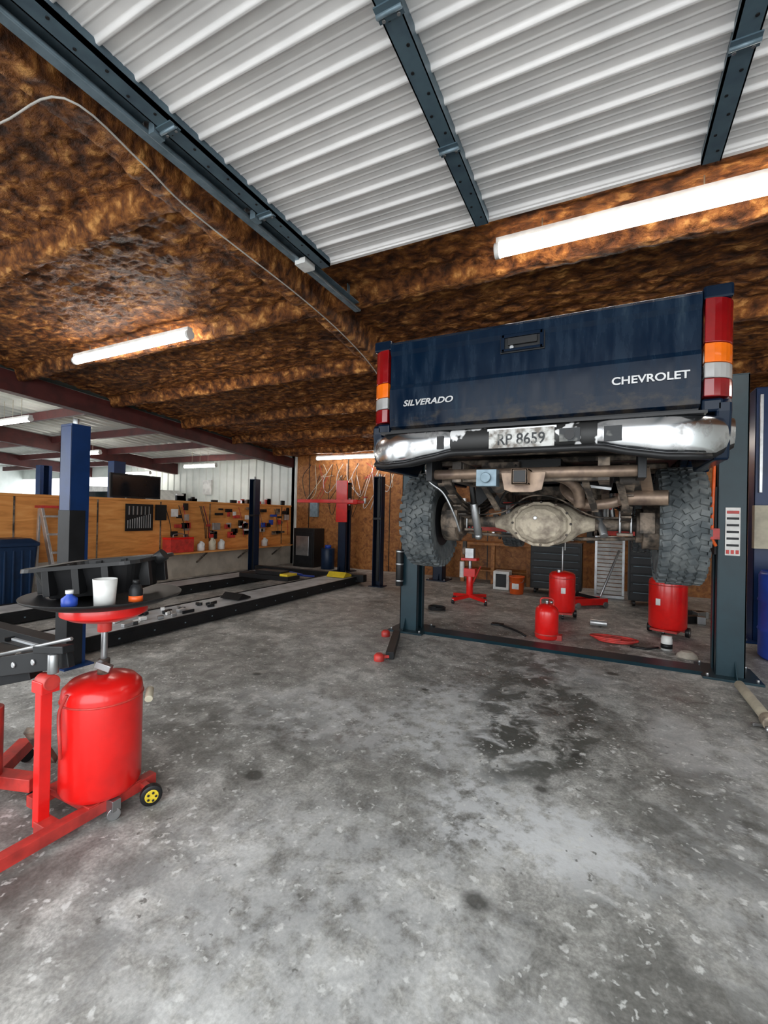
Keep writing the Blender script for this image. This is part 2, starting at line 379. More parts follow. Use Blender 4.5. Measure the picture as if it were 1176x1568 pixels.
for nm,X,sg in (('door_track',-2.06,1),('door_track',1.84,-1)):
    b=B(nm)
    b.bb((X-.03*sg,-.98,DZ-.035),(X-.024*sg,3.5,DZ+.03),'galv');b.bb((X-.03*sg,-.98,DZ-.04),(X+.025*sg,3.5,DZ-.032),'galv');b.bb((X-.03*sg,-.98,DZ+.024),(X+.025*sg,3.5,DZ+.03),'galv')
    b.cyl((X+.02*sg,-.98,DZ-.03),(X+.02*sg,3.5,DZ-.03),.011,'galv',n=10)
    b.bb((X-.085*sg,-.98,DZ+.01),(X-.03*sg,3.42,DZ+.016),'galv')
    for j in joints:
        b.cyl((X,j,DZ),(X+.16*sg,j,DZ-.03),.008,'steel',n=8);b.cyl((X-.01*sg,j,DZ),(X+.015*sg,j,DZ),.025,'steel',n=14)
        b.bb((min(X+.06*sg,X+.10*sg),j-.03,DZ-.075),(max(X+.06*sg,X+.10*sg),j+.03,DZ-.02),'galv')
    b.bb((X-.01,2.60,DZ-.07),(X+.08*sg,2.72,DZ-.03),'white') if sg>0 else None
    for y in (1.0,3.4):b.bb((X-.06*sg,y,DZ),(X-.054*sg,y+.04,DZ+.2),'galv')
    b.done(bevel=0)
# ---------------------------------------------------------------- strip lights
def strip(x0,x1,y,z,r=.04):
    b=B('strip_light')
    b.bb((x0,y-.03,z+r-.005),(x1,y+.03,z+r+.03),'white')
    b.cyl((x0+.02,y,z),(x1-.02,y,z),r,'lamp',n=10)
    b.cyl((x0-.01,y,z),(x0+.02,y,z),r+.004,'white',n=16);b.cyl((x1-.02,y,z),(x1+.01,y,z),r+.004,'white',n=16)
    for x in (x0+.3,x1-.3,(x0+x1)/2):b.cyl((x,y,z+r),(x,y,CZ(y)-.03),.004,'cream',n=6)
    b.done(bevel=0)
strip(-6.02,-3.97,3.28,3.25,.045)
strip(-.73,1.65,3.12,3.25,.048)
strip(-6.72,-4.6,9.5,2.80)
for x,y in ((-11.6,6.6),(-13.5,9.3),(-15.8,5.6),(-10.5,2.5),(-9.6,4.2),(-9.9,8.6)):strip(x-.6,x+.6,y,CZ(y)-.42)  # side bay strips; some are extras added to brighten the bay
strip(3.0,4.6,5.5,3.0)
strip(-1.6,.8,7.05,2.86)  # added strip hidden by the truck, brightens the area behind it
strip(-1.6,.8,9.4,2.75)  # second added strip, lifts the back wall behind the truck
# ---------------------------------------------------------------- pickup truck
TX,TY=-.45,2.63
T=empty('pickup_truck',(TX,TY,0))
def arc(cy,cz,r,a0,a1,n=14):
    return [(cy+r*math.cos(math.radians(a0+(a1-a0)*i/n)),cz+r*math.sin(math.radians(a0+(a1-a0)*i/n))) for i in range(n+1)]
AXY,AXZ,FAY=1.02,1.36,4.62
b=B('bed')
ar=math.degrees(math.asin((1.70-AXZ)/.5))
side=[(.02,1.99),(.0,1.97),(.0,1.93),(.05,1.70)]+arc(AXY,AXZ,.5,180-ar,ar)+[(2.02,1.70),(2.02,2.53),(.03,2.53),(.01,2.48),(.15,2.48),(.15,1.99)]
for sg in (-1,1):
    b.prism(side,'x',sg*.90,sg*.965,'navy')
    b.bb((sg*.80,.05,2.50),(sg*.95,2.02,2.545),'navy')
    b.bb((sg*.842,.0,1.93),(sg*.93,.07,1.995),'navy');b.bb((sg*.842,.0,2.475),(sg*.965,.07,2.545),'navy')
    b.bb((sg*.842,.05,1.96),(sg*.93,.1,2.5),'navy')
    for i in range(14):
        a=math.radians(180-ar-(180-2*ar)*i/14);c=math.radians(180-ar-(180-2*ar)*(i+1)/14)
        b.bar((sg*.965,AXY+.505*math.cos(a),AXZ+.505*math.sin(a)),(sg*.965,AXY+.505*math.cos(c),AXZ+.505*math.sin(c)),.04,.03,'navy')
    b.bb((sg*.60,.55,1.86),(sg*.9,1.5,2.1),'blackm')
b.bb((-.9,.05,1.84),(.9,2.0,1.88),'blackm');b.bb((-.9,1.97,1.84),(.9,2.02,2.53),'navy')
for y in (.3,.8,1.4,1.8):b.bb((-.85,y,1.80),(.85,y+.06,1.84),'rust')
b.done(parent=T,bevel=.012)
b=B('tailgate')
tg=[(.03,1.955),(.0,1.97),(-.012,2.05),(-.014,2.21),(-.004,2.235),(-.002,2.43),(-.016,2.455),(-.016,2.50),(.0,2.52),(.055,2.52),(.055,1.955)]
b.prism(tg,'x',-.838,.838,'navyt')
b.bb((-.13,-.012,2.345),(.115,.01,2.455),'blackm')
b.bb((-.12,-.026,2.43),(.105,-.008,2.448),'navy');b.bb((-.12,-.026,2.352),(.105,-.008,2.366),'navy');b.bb((-.125,-.026,2.352),(-.105,-.008,2.448),'navy');b.bb((.09,-.026,2.352),(.11,-.008,2.448),'navy')
b.bb((-.085,-.03,2.385),(.075,-.012,2.425),'black');b.cyl((-.065,-.016,2.375),(-.065,-.02,2.375),.012,'steel',n=12)
b.bb((-.83,-.005,1.925),(.83,.05,1.95),'blackm')
b.done(parent=T,bevel=.006)
b=B('tail_lamps')
for sg in (-1,1):
    for z0,z1,m in ((2.26,2.475,'redlens'),(2.165,2.258,'amber'),(2.09,2.163,'whlens'),(2.0,2.088,'redlens')):
        x0,x1=sg*.848,sg*.978
        vs=[];n=8
        for z in (z0,z1):
            for i in range(n):
                t=i/(n-1);x=x0+(x1-x0)*math.sin(t*pi/2)**.8;y=-.022+.12*(1-math.cos(t*pi/2));vs.append((x,y,z))
            vs.append((x1,.16,z));vs.append((x0,.06,z))
        k=n+2;fs=[(i,(i+1)%k,k+(i+1)%k,k+i) for i in range(k)]+[tuple(range(k)),tuple(reversed(range(k,2*k)))]
        b.add(vs,fs,m,False)
b.done(parent=T,bevel=.005)
b=B('rear_bumper')
xs=[-.99+1.98*i/66 for i in range(67)];rows=[]
def by(a):return -.13+.20*max(0,(a-.62)/.37)**2.4
def bz(a):return 1.735+.03*(1-sstep(.38,.52,a))-0.03*sstep(.5,.7,a)+.06*sstep(.88,1.0,a)
for x in xs:
    a=abs(x);yf=by(a);zt=1.905;zb=bz(a)
    yf+=.02*(1-sstep(.40,.44,a))
    rows.append([(x,yf+.14,zt),(x,yf+.03,zt+.004),(x,yf+.004,zt-.012),(x,yf-.008,zt-.05),(x,yf-.004,zb+.05),(x,yf+.012,zb+.02),(x,yf+.03,zb),(x,yf+.12,zb)])
vs=[p for r_ in rows for p in r_];k=8
for i in range(66):
    xm=(xs[i]+xs[i+1])/2;a=abs(xm)
    for j in range(k-1):
        m='chrome' if a>.40 else 'chromep'
        if j==0:m='blackm'
        if j>=5:m='black'
        vv=[vs[i*k+j],vs[(i+1)*k+j],vs[(i+1)*k+j+1],vs[i*k+j+1]];b.add(vv,[(0,1,2,3)],m,False)
bmesh.ops.remove_doubles(b.bm,verts=b.bm.verts,dist=1e-5)
for f in b.bm.faces:f.smooth=True
b.tube([(x,by(abs(x))-.005+.02*(1-sstep(.40,.44,abs(x))),bz(abs(x))+.002) for x in xs[2:-2:3]],.018,'black',8,2)
b.bb((-.85,-.11,1.905),(.85,.0,1.918),'black')
b.bb((-.16,-.120,1.775),(.185,-.112,1.885),'plate')
b.bb((-.17,-.118,1.88),(.195,-.108,1.892),'steel')
b.bb((.21,-.13,1.80),(.31,-.112,1.87),'navyd');b.cyl((.26,-.118,1.835),(.26,-.134,1.835),.026,'black',n=16)
b.bb((.42,-.145,1.79),(.50,-.13,1.865),'navyd');b.bb((-.46,-.145,1.79),(-.42,-.13,1.865),'black')
b.done(parent=T,bevel=0)
text('licence_plate_text','RP 8659',.085,(.012,-.1203,1.826),'navyd',T,w=.25,ex=.0006)
text('tailgate_badge_left','SILVERADO',.052,(-.575,-.018,2.11),'badge',T,shear=.25,w=.33)
text('tailgate_badge_right','CHEVROLET',.055,(.62,-.018,2.115),'badge',T,w=.34)
b=B('chassis')
for sg in (-1,1):
    b.bar((sg*.42,.12,1.68),(sg*.42,.6,1.68),.06,.13,'rust');b.bar((sg*.42,.58,1.68),(sg*.42,1.0,1.76),.06,.13,'rust');b.bar((sg*.42,1.0,1.76),(sg*.42,1.6,1.62),.06,.13,'rust');b.bar((sg*.42,1.58,1.62),(sg*.42,5.3,1.62),.06,.15,'rust')
    for k in range(4):
        L=.72-.13*k;pts=[]
        for i in range(9):
            t=-1+2*i/8;pts.append((sg*.55,AXY+L*t,1.47-.028*k+.16*(L/.72*t)**2-.0))
        for i in range(8):b.bar(pts[i],pts[i+1],.062,.012,'rust')
    b.bar((sg*.55,AXY-.72,1.62),(sg*.53,AXY-.66,1.73),.04,.02,'rust');b.cyl((sg*.5,AXY-.72,1.63),(sg*.60,AXY-.72,1.63),.03,'rust',n=12)
    for y in (-.06,.06):
        b.tube([(sg*.52,AXY+y,1.30),(sg*.52,AXY+y,1.48)],.009,'steel',8,1);b.tube([(sg*.59,AXY+y,1.30),(sg*.59,AXY+y,1.48)],.009,'steel',8,1)
    b.bb((sg*.55-.05,AXY-.09,1.285),(sg*.55+.05,AXY+.09,1.305),'rust')
    b.cyl((sg*.66,AXY,AXZ),(sg*.78,AXY,AXZ),.165,'rust',n=28);b.cyl((sg*.62,AXY,AXZ),(sg*.66,AXY,AXZ),.12,'rust',n=24)
    b.box((sg*.68,AXY-.15,AXZ+.02),(.09,.07,.14),'rust')
b.cyl((-.45,.80,1.26),(-.47,.72,1.50),.03,'steel',n=16);b.cyl((-.47,.72,1.50),(-.48,.69,1.66),.022,'black',n=14);b.ball((-.45,.80,1.25),.03,'steel')
b.cyl((.42,.95,1.28),(.36,1.1,1.52),.028,'steel',n=16);b.cyl((.36,1.1,1.5),(.33,1.18,1.7),.02,'rust',n=14)
b.cyl((-.7,AXY,AXZ),(.7,AXY,AXZ),.043,'rust',n=20)
b.lathe([(.045,-.36),(.06,-.30),(.08,-.25),(.125,-.2),(.158,-.11),(.165,0),(.158,.11),(.125,.2),(.08,.25),(.06,.30),(.045,.36)],'diff',(-.0,AXY-.02,AXZ),(1,0,0),28)
b.cyl((0,AXY,AXZ),(0,AXY+.28,AXZ+.03),.09,'diff',.05)
Tq=Matrix.Translation((0,AXY-.13,AXZ-.005))
def ringp(rx,rz,y,n=12):
    return [(rx*math.cos(2*pi*(i+.5)/n),y,rz*math.sin(2*pi*(i+.5)/n)) for i in range(n)]
rg=[ringp(.215,.168,.0),ringp(.22,.172,-.012),ringp(.215,.168,-.028),ringp(.195,.15,-.034),ringp(.18,.138,-.06),ringp(.14,.112,-.09),ringp(.08,.065,-.108),ringp(.03,.02,-.112)]
vs=[Tq@Vector(p) for r_ in rg for p in r_];n=12
b.add(vs,[(j*n+i,j*n+(i+1)%n,(j+1)*n+(i+1)%n,(j+1)*n+i) for j in range(7) for i in range(n)]+[tuple(range(7*n,8*n))],'diff',False)
for i in range(12):
    a=2*pi*i/12;b.cyl((.205*math.cos(a),AXY-.155,AXZ+.158*math.sin(a)),(.205*math.cos(a),AXY-.172,AXZ+.158*math.sin(a)),.01,'rust',n=6)
b.cyl((-.03,AXY-.23,AXZ+.04),(-.03,AXY-.25,AXZ+.04),.014,'steel',n=8)
b.tube([(-.6,AXY-.06,AXZ+.05),(-.3,AXY-.08,AXZ+.08),(-.1,AXY-.12,AXZ+.2),(.1,AXY-.1,AXZ+.19),(.35,AXY-.05,AXZ+.06),(.62,AXY-.05,AXZ+.06)],.007,'rust',6)
b.tube([(-.12,.5,1.76),(-.2,.6,1.6),(-.28,.8,1.5),(-.1,AXY-.05,AXZ+.17)],.009,'black',6)
b.tube([(-.62,.1,1.70),(-.6,.12,1.62),(-.52,.16,1.55),(-.46,.2,1.42),(-.43,.25,1.3)],.008,'steel',6)
b.tube([(.15,.5,1.74),(.3,.6,1.56),(.45,.75,1.5),(.6,.9,1.42)],.01,'black',6)
b.cyl((-.58,.12,1.665),(.60,.12,1.665),.032,'pipe',n=16);b.bb((-.60,.05,1.62),(-.56,.25,1.76),'blackm');b.bb((.58,.05,1.62),(.62,.25,1.76),'blackm')
b.bb((-.045,-.06,1.585),(.045,-.05,1.675),'pipe')
for a,c in (((-.045,-.06,1.585),(.045,.25,1.597)),((-.045,-.06,1.663),(.045,.25,1.675)),((-.045,-.06,1.585),(-.033,.25,1.675)),((.033,-.06,1.585),(.045,.25,1.675))):b.bb(a,c,'pipe')
b.bb((-.034,-.063,1.596),(.034,-.055,1.664),'black')
b.prism([(-.12,1.66),(.13,1.66),(.11,1.56),(.06,1.545),(-.06,1.545),(-.10,1.56)],'y',.02,.03,'pipe')
b.box((-.20,.04,1.63),(.12,.09,.10),'galv');b.cyl((-.2,-.01,1.63),(-.2,-.03,1.63),.03,'galv',n=14)
b.bb((-.44,.15,1.63),(-.38,.5,1.74),'rust')
b.tube([(.22,3.4,1.55),(.24,2.0,1.55),(.22,1.5,1.6),(.20,1.15,1.68),(.17,.8,1.66),(.19,.62,1.58),(.30,.55,1.5),(.45,.52,1.5),(.55,.52,1.54)],.032,'pipe',12)
b.cyl((.50,.50,1.535),(.76,.47,1.535),.046,'pipe',n=18);b.cyl((.755,.47,1.535),(.762,.47,1.535),.038,'black',n=18)
b.tube([(.02,.42,1.66),(.10,.40,1.67),(.2,.42,1.65),(.27,.46,1.58),(.28,.5,1.48)],.034,'pipe',12)
b.lathe([(.05,0),(.12,.04),(.12,.56),(.05,.6)],'pipe',(.24,2.0,1.56),(0,1,0),20,sy=.65)
b.box((.34,.75,1.66),(.26,.5,.02),'alu',rot=(12,8,0));b.bb((-.36,.5,1.70),(-.1,.9,1.78),'rust');b.cyl((-.25,.55,1.62),(-.25,.75,1.62),.05,'rust')
b.tube([(-.72,1.3,1.30),(-.6,1.2,1.26),(0,1.22,1.24),(.6,1.2,1.26),(.72,1.3,1.30)],.014,'rust',8)
for x in (-.3,.32,.5):b.bar((x,.3,1.62),(x+.05,.55,1.45),.04,.015,'rust')
b.bar((.62,.3,1.7),(.66,.5,1.55),.06,.012,'pipe');b.box((.58,.62,1.62),(.12,.1,.1),'rust')
b.cyl((0,AXY+.28,AXZ+.03),(0,3.3,1.5),.04,'rust');b.lathe([(.08,0),(.13,.2),(.15,.6),(.2,.85),(.24,.9)],'rust',(0,3.2,1.52),(0,1,0),20)
b.bb((-.26,4.1,1.42),(.26,4.9,1.9),'rust');b.box((0,4.5,1.42),(.34,.5,.14),'rust',top=(1.2,1.2))
b.bb((-.86,2.2,1.50),(-.48,3.4,1.78),'blackm');b.bb((-.85,2.05,1.74),(.85,4.0,1.80),'blackm')
for y in (.2,1.9,3.0,5.0):b.bb((-.42,y-.04,1.62),(.42,y+.04,1.70),'rust')
b.bb((-.7,4.55,1.34),(.7,4.70,1.42),'rust');b.lathe([(.02,-.14),(.11,-.09),(.13,0),(.11,.09),(.02,.14)],'rust',(-.25,4.62,1.36),(0,1,0),18)
for sg in (-1,1):
    b.bar((sg*.35,4.4,1.40),(sg*.72,4.62,1.34),.06,.04,'rust');b.cyl((sg*.5,4.62,1.38),(sg*.45,4.62,1.75),.04,'steel')
b.bb((-.12,.55,1.72),(.16,1.6,1.80),'black')
b.done(parent=T,bevel=.003)
def wheel(name,x,y,z,sg,R=.40,w=.25):
    b=B(name)
    h=w/2
    b.lathe([(.215,-h+.02),(.25,-h),(.33,-h-.005),(.372,-h+.012),(.383,-h+.04),(.385,0),(.383,h-.04),(.372,h-.012),(.33,h+.005),(.25,h),(.215,h-.02),(.21,0),(.215,-h+.02)],'rubber',(0,0,0),(1,0,0),48)
    n=34
    for i in range(n):
        for k,(dx,ww,ll,ang,off) in enumerate(((-.098,.052,.042,12,0),(-.045,.046,.046,-28,.5),(0,.034,.036,30,.15),(.045,.046,.046,28,.6),(.098,.052,.042,-12,.3))):
            a=2*pi*(i+off)/n
            Tm=Matrix.Rotation(a,4,'X')@Matrix.Translation((dx,0,R-.012-(.006 if abs(dx)>.09 else 0)))@Matrix.Rotation(math.radians(ang),4,'Z')
            X,Y,Z=ww/2,ll/2,.012
            b.add([(-X,-Y,-Z),(X,-Y,-Z),(X,Y,-Z),(-X,Y,-Z),(-X*.9,-Y*.85,Z),(X*.9,-Y*.85,Z),(X*.9,Y*.85,Z),(-X*.9,Y*.85,Z)],[(4,5,6,7),(0,1,5,4),(1,2,6,5),(2,3,7,6),(3,0,4,7)],'rubber',False,Tm)
        a=2*pi*i/n
        for s2 in (-1,1):
            Tm=Matrix.Rotation(a,4,'X')@Matrix.Translation((s2*(h+.002),0,.358))
            b.add([(-.008,-.02,-.02),(.008,-.02,-.02),(.008,.02,-.02),(-.008,.02,-.02),(-.008,-.02,.02),(.008,-.02,.02),(.008,.02,.02),(-.008,.02,.02)],[(0,3,2,1),(4,5,6,7),(0,1,5,4),(1,2,6,5),(2,3,7,6),(3,0,4,7)],'rubber',False,Tm)
    o=sg
    b.lathe([(.218,-h+.02),(.2,-h+.03),(.195,.0),(.2,h-.03),(.218,h-.02)],'blackm',(0,0,0),(1,0,0),36)
    b.lathe([(.198,.0),(.17,.012),(.09,.03),(.07,.05),(1e-4,.055)],'blackm',(o*.03,0,0),(o,0,0),36)
    for i in range(6):
        a=2*pi*i/6;b.cyl((o*.05,.085*math.cos(a),.085*math.sin(a)),(o*.075,.085*math.cos(a),.085*math.sin(a)),.011,'steel',n=6)
        b.bar((o*.06,.1*math.cos(a+.5),.1*math.sin(a+.5)),(o*.045,.19*math.cos(a+.5),.19*math.sin(a+.5)),.05,.02,'blackm')
    b.done(loc=(x,y,z),parent=T,bevel=0)
for sg in (-1,1):
    wheel('rear_wheel_'+('l' if sg<0 else 'r'),-.92 if sg<0 else .87,AXY,AXZ+.005,sg);wheel('front_wheel_'+('l' if sg<0 else 'r'),sg*.88,FAY,AXZ-.02,sg)
b=B('cab')
af=math.degrees(math.asin((1.72-AXZ)/.48))
cab=[(2.06,1.74),(3.95,1.74)]+list(reversed(arc(FAY,AXZ,.48,af,180-af)))+[(5.35,1.74),(5.42,1.9),(5.42,2.28),(5.3,2.42),(4.1,2.50),(3.62,2.93),(3.4,2.96),(2.3,2.96),(2.16,2.90),(2.06,2.5)]
b.prism(cab,'x',-.90,.90,'navy')
for sg in (-1,1):
    b.prism([(2.3,2.52),(2.33,2.88),(3.35,2.88),(3.55,2.8),(3.9,2.52)],'x',sg*.898,sg*.905,'glass')
    b.bb((sg*.905,2.5,1.8),(sg*.915,3.9,2.48),'navy');b.box((sg*1.03,3.75,2.6),(.18,.10,.2),'black')
b.bb((-.7,2.05,2.56),(.7,2.056+.0,2.86),'glass');b.bb((-.92,5.38,1.72),(.92,5.52,1.92),'chrome');b.bb((-.7,5.41,2.0),(.7,5.44,2.28),'chrome')
b.done(parent=T,bevel=.02)
# ---------------------------------------------------------------- two post lift under truck
def channel(b,x,y,sg,h,m,w=.25,d=.215,z0=.0):
    t=.012
    b.bb((x+sg*(d/2-t),y-w/2,z0),(x+sg*d/2,y+w/2,h),m)
    for s2 in (-1,1):
        b.bb((x-sg*d/2,y+s2*(w/2-t),z0),(x+sg*d/2,y+s2*w/2,h),m)
        b.bb((x-sg*d/2,y+s2*(w/2-.07),z0),(x-sg*(d/2-t),y+s2*w/2,h),m)
    b.bb((x-d/2,y-w/2,h),(x+d/2,y+w/2,h+.01),m)
def lift(name,xl,xr,y,h,m,armz,pads,armm='teal'):
    b=B(name)
    for x,sg in ((xl,-1),(xr,1)):
        channel(b,x,y,sg,h,m)
        b.bb((x-.22,y-.24,0),(x+.22,y+.24,.02),m)
        for i in (-1,1):
            b.prism([(y+i*.125,.02),(y+i*.21,.02),(y+i*.125,.16)],'x',x+sg*.03,x+sg*.04,m)
            for j in (-1,1):b.cyl((x+i*.18,y+j*.2,.02),(x+i*.18,y+j*.2,.045),.014,'steel',n=6)
        b.box((x-sg*.05,y,armz+.12),(.15,.17,.62),'blackm')
        b.box((x-sg*.17,y,armz),(.14,.34,.10),armm)
        for px,py,pz in [p for p in pads if (p[0]<(xl+xr)/2)==(sg<0)]:
            s_=Vector((x-sg*.20,y+(.12 if py>y else -.12),armz));e_=Vector((px,py,armz));mid=s_.lerp(e_,.6)
            b.bar(s_,mid,.11,.09,armm);b.bar(s_.lerp(e_,.5),e_,.08,.06,'redd')
            b.cyl((px,py,armz-.04),(px,py,pz-.02),.03,'steel');b.cyl((px,py,pz-.025),(px,py,pz),.06,'redd')
            b.cyl((s_.x,s_.y,armz-.08),(s_.x,s_.y,armz+.09),.03,'steel')
    return b
XL,XR,YL=-2.15,.99,5.12
b=lift('two_post_lift',XL,XR,YL,2.72,'teal',1.29,[(-.87,4.45,1.545),(-.87,6.2,1.545),(-.03,4.45,1.545),(-.03,6.2,1.545)],'redd')
b.prism([(YL-.15,0),(YL-.12,.025),(YL+.12,.025),(YL+.15,0)],'x',XL+.2,XR-.2,'teal')
b.bb((.935,4.988,1.10),(1.045,4.993,1.53),'white')
for i,z in enumerate((1.49,1.43,1.37,1.31,1.25,1.19)):b.bb((.945,4.985,z-.008 if i else z-.015),(1.035,4.989,z+.012),'blackm' if i else 'redd')
for k in range(3):b.bb((.942+k*.035,4.985,1.115),(.966+k*.035,4.989,1.15),'redd')
b.tube([(.85,5.0,1.95),(.84,4.97,1.7),(.835,4.97,1.4),(.84,4.98,1.25),(.87,5.0,1.18)],.014,'orange',8)
b.cyl((-2.25,4.94,.55),(-2.25,4.94,.98),.045,'black',n=20)
for z in (.6,.8,.95):b.cyl((-2.25,4.94,z),(-2.25,4.94,z+.02),.05,'steel',n=20)
b.done(bevel=.003)
b=B('lift_adapter_bar')
b.bar((-2.14,4.66,.05),(-1.87,3.92,.04),.08,.07,'blackm');b.lathe([(.05,0),(.05,.05),(.03,.07)],'redd',(-1.95,3.85,0),n=20);b.lathe([(.05,0),(.05,.05),(.03,.07)],'redd',(-2.28,4.66,0),n=20);b.bar((-1.87,3.95,.03),(-1.97,3.86,.03),.04,.03,'redd')
b.done()
# ---------------------------------------------------------------- four post lift
b=B('four_post_lift')
for x,y,s1 in ((-4.28,2.35,1),(-4.02,7.8,1),(-7.28,2.35,-1),(-7.2,7.8,-1)):
    w=.085;bl='blue' if y<5 else 'dkblue'
    b.bb((x-w-.06,y-w-.04,0),(x+w+.06,y+w+.04,.015),bl)
    b.bb((x-w,y-.08,.0),(x-w+.01,y+.08,2.12),bl);b.bb((x+w-.01,y-.08,0),(x+w,y+.08,2.12),bl)
    yy=y-.08 if y<5 else y+.07
    b.bb((x-w,yy,0),(x+w,yy+.01,2.12),bl);b.bb((x-w,y-.08,2.12),(x+w,y+.08,2.14),bl)
    b.bb((x-w-.003,y-.083,1.30 if y>5 else .0),(x+w+.003,y+.05,1.34 if y>5 else 1.38),'blackm')
    b.cyl((x,y,.1),(x,y,2.2),.015,'steel',n=10);b.cyl((x,y,2.14),(x,y,2.20),.025,'steel',n=6)
    b.bb((x-.03,y-.02,.1),(x+.03,y+.02,2.1),'blackm')
for y in (2.35,7.8):b.bb((-7.1,y-.07,.06),(-4.3,y+.07,.2),'blackm')
for x0,x1 in ((-5.10,-4.45),(-6.85,-6.25)):
    b.bb((x0,2.2,.02),(x1,7.95,.13),'blackm');b.bb((x0+.035,2.25,.13),(x1-.035,7.9,.15),'gunmetal')
    b.bb((x0,2.2,.13),(x0+.03,7.95,.16),'blackm');b.bb((x1-.03,2.2,.13),(x1,7.95,.16),'blackm')
    b.prism([(1.3,0),(2.2,.12),(2.2,.02),(1.3,-0.0)],'x',x0,x1,'blackm')
    for i in range(14):b.bb((x1-.001,2.5+i*.4,.07),(x1+.003,2.52+i*.4,.085),'galv')
b.done(bevel=.003)
b=B('rolling_bridge_jack');b.bb((-6.25,6.4,.17),(-5.1,6.75,.25),'black');b.bb((-5.9,6.45,.25),(-5.3,6.7,.32),'black');b.bb((-5.3,6.42,.25),(-5.12,6.7,.29),'yellow');b.done()
b=B('wheel_chock');b.prism([(7.4,.162),(7.7,.162),(7.7,.2),(7.5,.26)],'x',-4.95,-4.55,'yellow');b.done()
b=B('wheel_chock');b.prism([(4.7,.162),(4.95,.162),(4.95,.18),(4.8,.24)],'x',-4.95,-4.6,'black');b.done()
b=B('tool_pile')
for i in range(30):
    x=random.uniform(-5.0,-4.55);y=random.uniform(2.9,4.4);a=random.uniform(0,pi);l=random.uniform(.06,.16)
    b.bar((x,y,.17),(x+l*math.cos(a)*.5,y+l*math.sin(a),.175),random.uniform(.02,.06),.035,random.choice(['steel','blackm','alu','black','white']))
b.done()
b=B('blue_air_hose');b.tube([(-5.3,7.1,.2),(-5.5,6.8,.28),(-5.9,6.9,.2),(-5.7,7.3,.15),(-5.3,7.5,.12)],.02,'bluebr',8);b.done(bevel=0)
b=lift('two_post_lift',-5.75,-3.3,9.35,2.15,'dkblue',1.68,[(-5.0,9.0,1.8),(-4.0,9.0,1.8)],'red')
b.bb((-7.0,9.1,1.66),(-5.3,9.2,1.74),'red');b.bb((-5.9,9.18,1.2),(-5.6,9.22,2.2),'red');b.done(bevel=.003)
b=lift('two_post_lift',1.63,4.5,6.8,2.98,'blue',1.5,[(2.4,6.2,1.6),(3.6,6.2,1.6)],'blue')
b.box((1.60,6.60,1.35),(.2,.10,.5),'cream');b.bb((1.56,6.64,1.75),(1.59,6.68,2.9),'alu');b.done(bevel=.003)
b=B('blue_barrel');b.lathe([(.26,0),(.29,.03),(.29,.28),(.30,.3),(.29,.32),(.29,.58),(.30,.6),(.29,.62),(.29,.86),(.27,.9),(.26,.88),(1e-4,.88)],'bluebr',n=36);b.done(loc=(1.70,5.95,0),bevel=0)
# ---------------------------------------------------------------- oil drain (foreground)
def drain(name,loc,rz,R,H,z0,pole,bowl):
    b=B(name)
    b.lathe([(R*.5,z0),(R*.93,z0+.005),(R,z0+.03),(R,z0+H-.05),(R*.97,z0+H-.02),(R*.8,z0+H+.01),(R*.3,z0+H+.03),(1e-4,z0+H+.032)],'red',n=48)
    b.lathe([(R+.002,z0+H-.075),(R+.006,z0+H-.07),(R+.002,z0+H-.065)],'redd',n=48)
    if pole:
        b.cyl((0,0,z0+H+.02),(0,0,pole),.014,'steel');b.cyl((0,0,z0+H+.02),(0,0,z0+H+.1),.026,'rust');b.cyl((0,0,pole-.07),(0,0,pole-.0),.03,'redd')
        b.box((.05,-.03,z0+H+.08),(.07,.03,.03),'steel',rot=(0,20,30))
        b.lathe([(.03,pole-.03),(bowl*.8,pole),(bowl,pole+.02),(bowl,pole+.06),(bowl-.01,pole+.06),(bowl*.75,pole+.015),(1e-4,pole)],'red',n=48)
    return b
b=drain('oil_drain_tank',None,0,.168,.50,.09,.89,.18)
b.bar((.10,.2,.06),(.10,-.62,.06),.05,.05,'redd');b.bar((-.2,.16,.06),(-.2,-.2,.06),.05,.05,'redd');b.bar((-.22,.1,.075),(.12,.1,.075),.05,.03,'redd');b.bar((-.22,-.1,.075),(.12,-.1,.075),.05,.03,'redd')
b.bb((-.04,-.265,.04),(.005,-.22,.64),'red');b.bar((-.02,-.24,.05),(.10,-.24,.05),.06,.05,'redd')
b.bar((-.02,-.24,.12),(-.2,-.15,.12),.04,.03,'redd')
b.box((-.01,-.24,.64),(.08,.07,.05),'red');b.cyl((-.04,-.24,.66),(.04,-.24,.66),.032,'redd')
b.tube([(.02,-.17,.58),(.0,-.19,.5),(.03,-.2,.38),(.0,-.18,.3)],.008,'redd',6)
b.cyl((.13,.15,.52),(.19,.1,.5),.018,'cream')
b.lathe([(.02,-.016),(.03,-.018),(.048,-.014),(.048,.014),(.03,.018),(.02,.016)],'black',(.21,.11,.05),(.85,-.5,0),24);b.cyl((.195,.119,.05),(.228,.10,.05),.03,'yellow',n=16)
for i in range(5):
    a=2*pi*i/5;c=Vector((.23,.099,.05))+Vector((.5,.85,0)).normalized()*.018*math.cos(a)+Vector((0,0,1))*.018*math.sin(a);b.cyl(c,c+Vector((.004,-.003,0)),.006,'black',n=8)
b.bar((.1,.13,.07),(.2,.12,.06),.03,.02,'redd')
b.cyl((.125,-.02,.028),(.165,-.04,.028),.028,'steel',n=20);b.box((.145,-.03,.065),(.05,.04,.05),'steel')
zt=.965
b.lathe([(.17,zt-.02),(.25,zt-.005),(.325,zt+.025),(.33,zt+.035),(.32,zt+.035),(.25,zt+.008),(1e-4,zt)],'black',n=48)
b.done(loc=(-2.13,1.32,0),bevel=.003)
b=B('drain_pan')
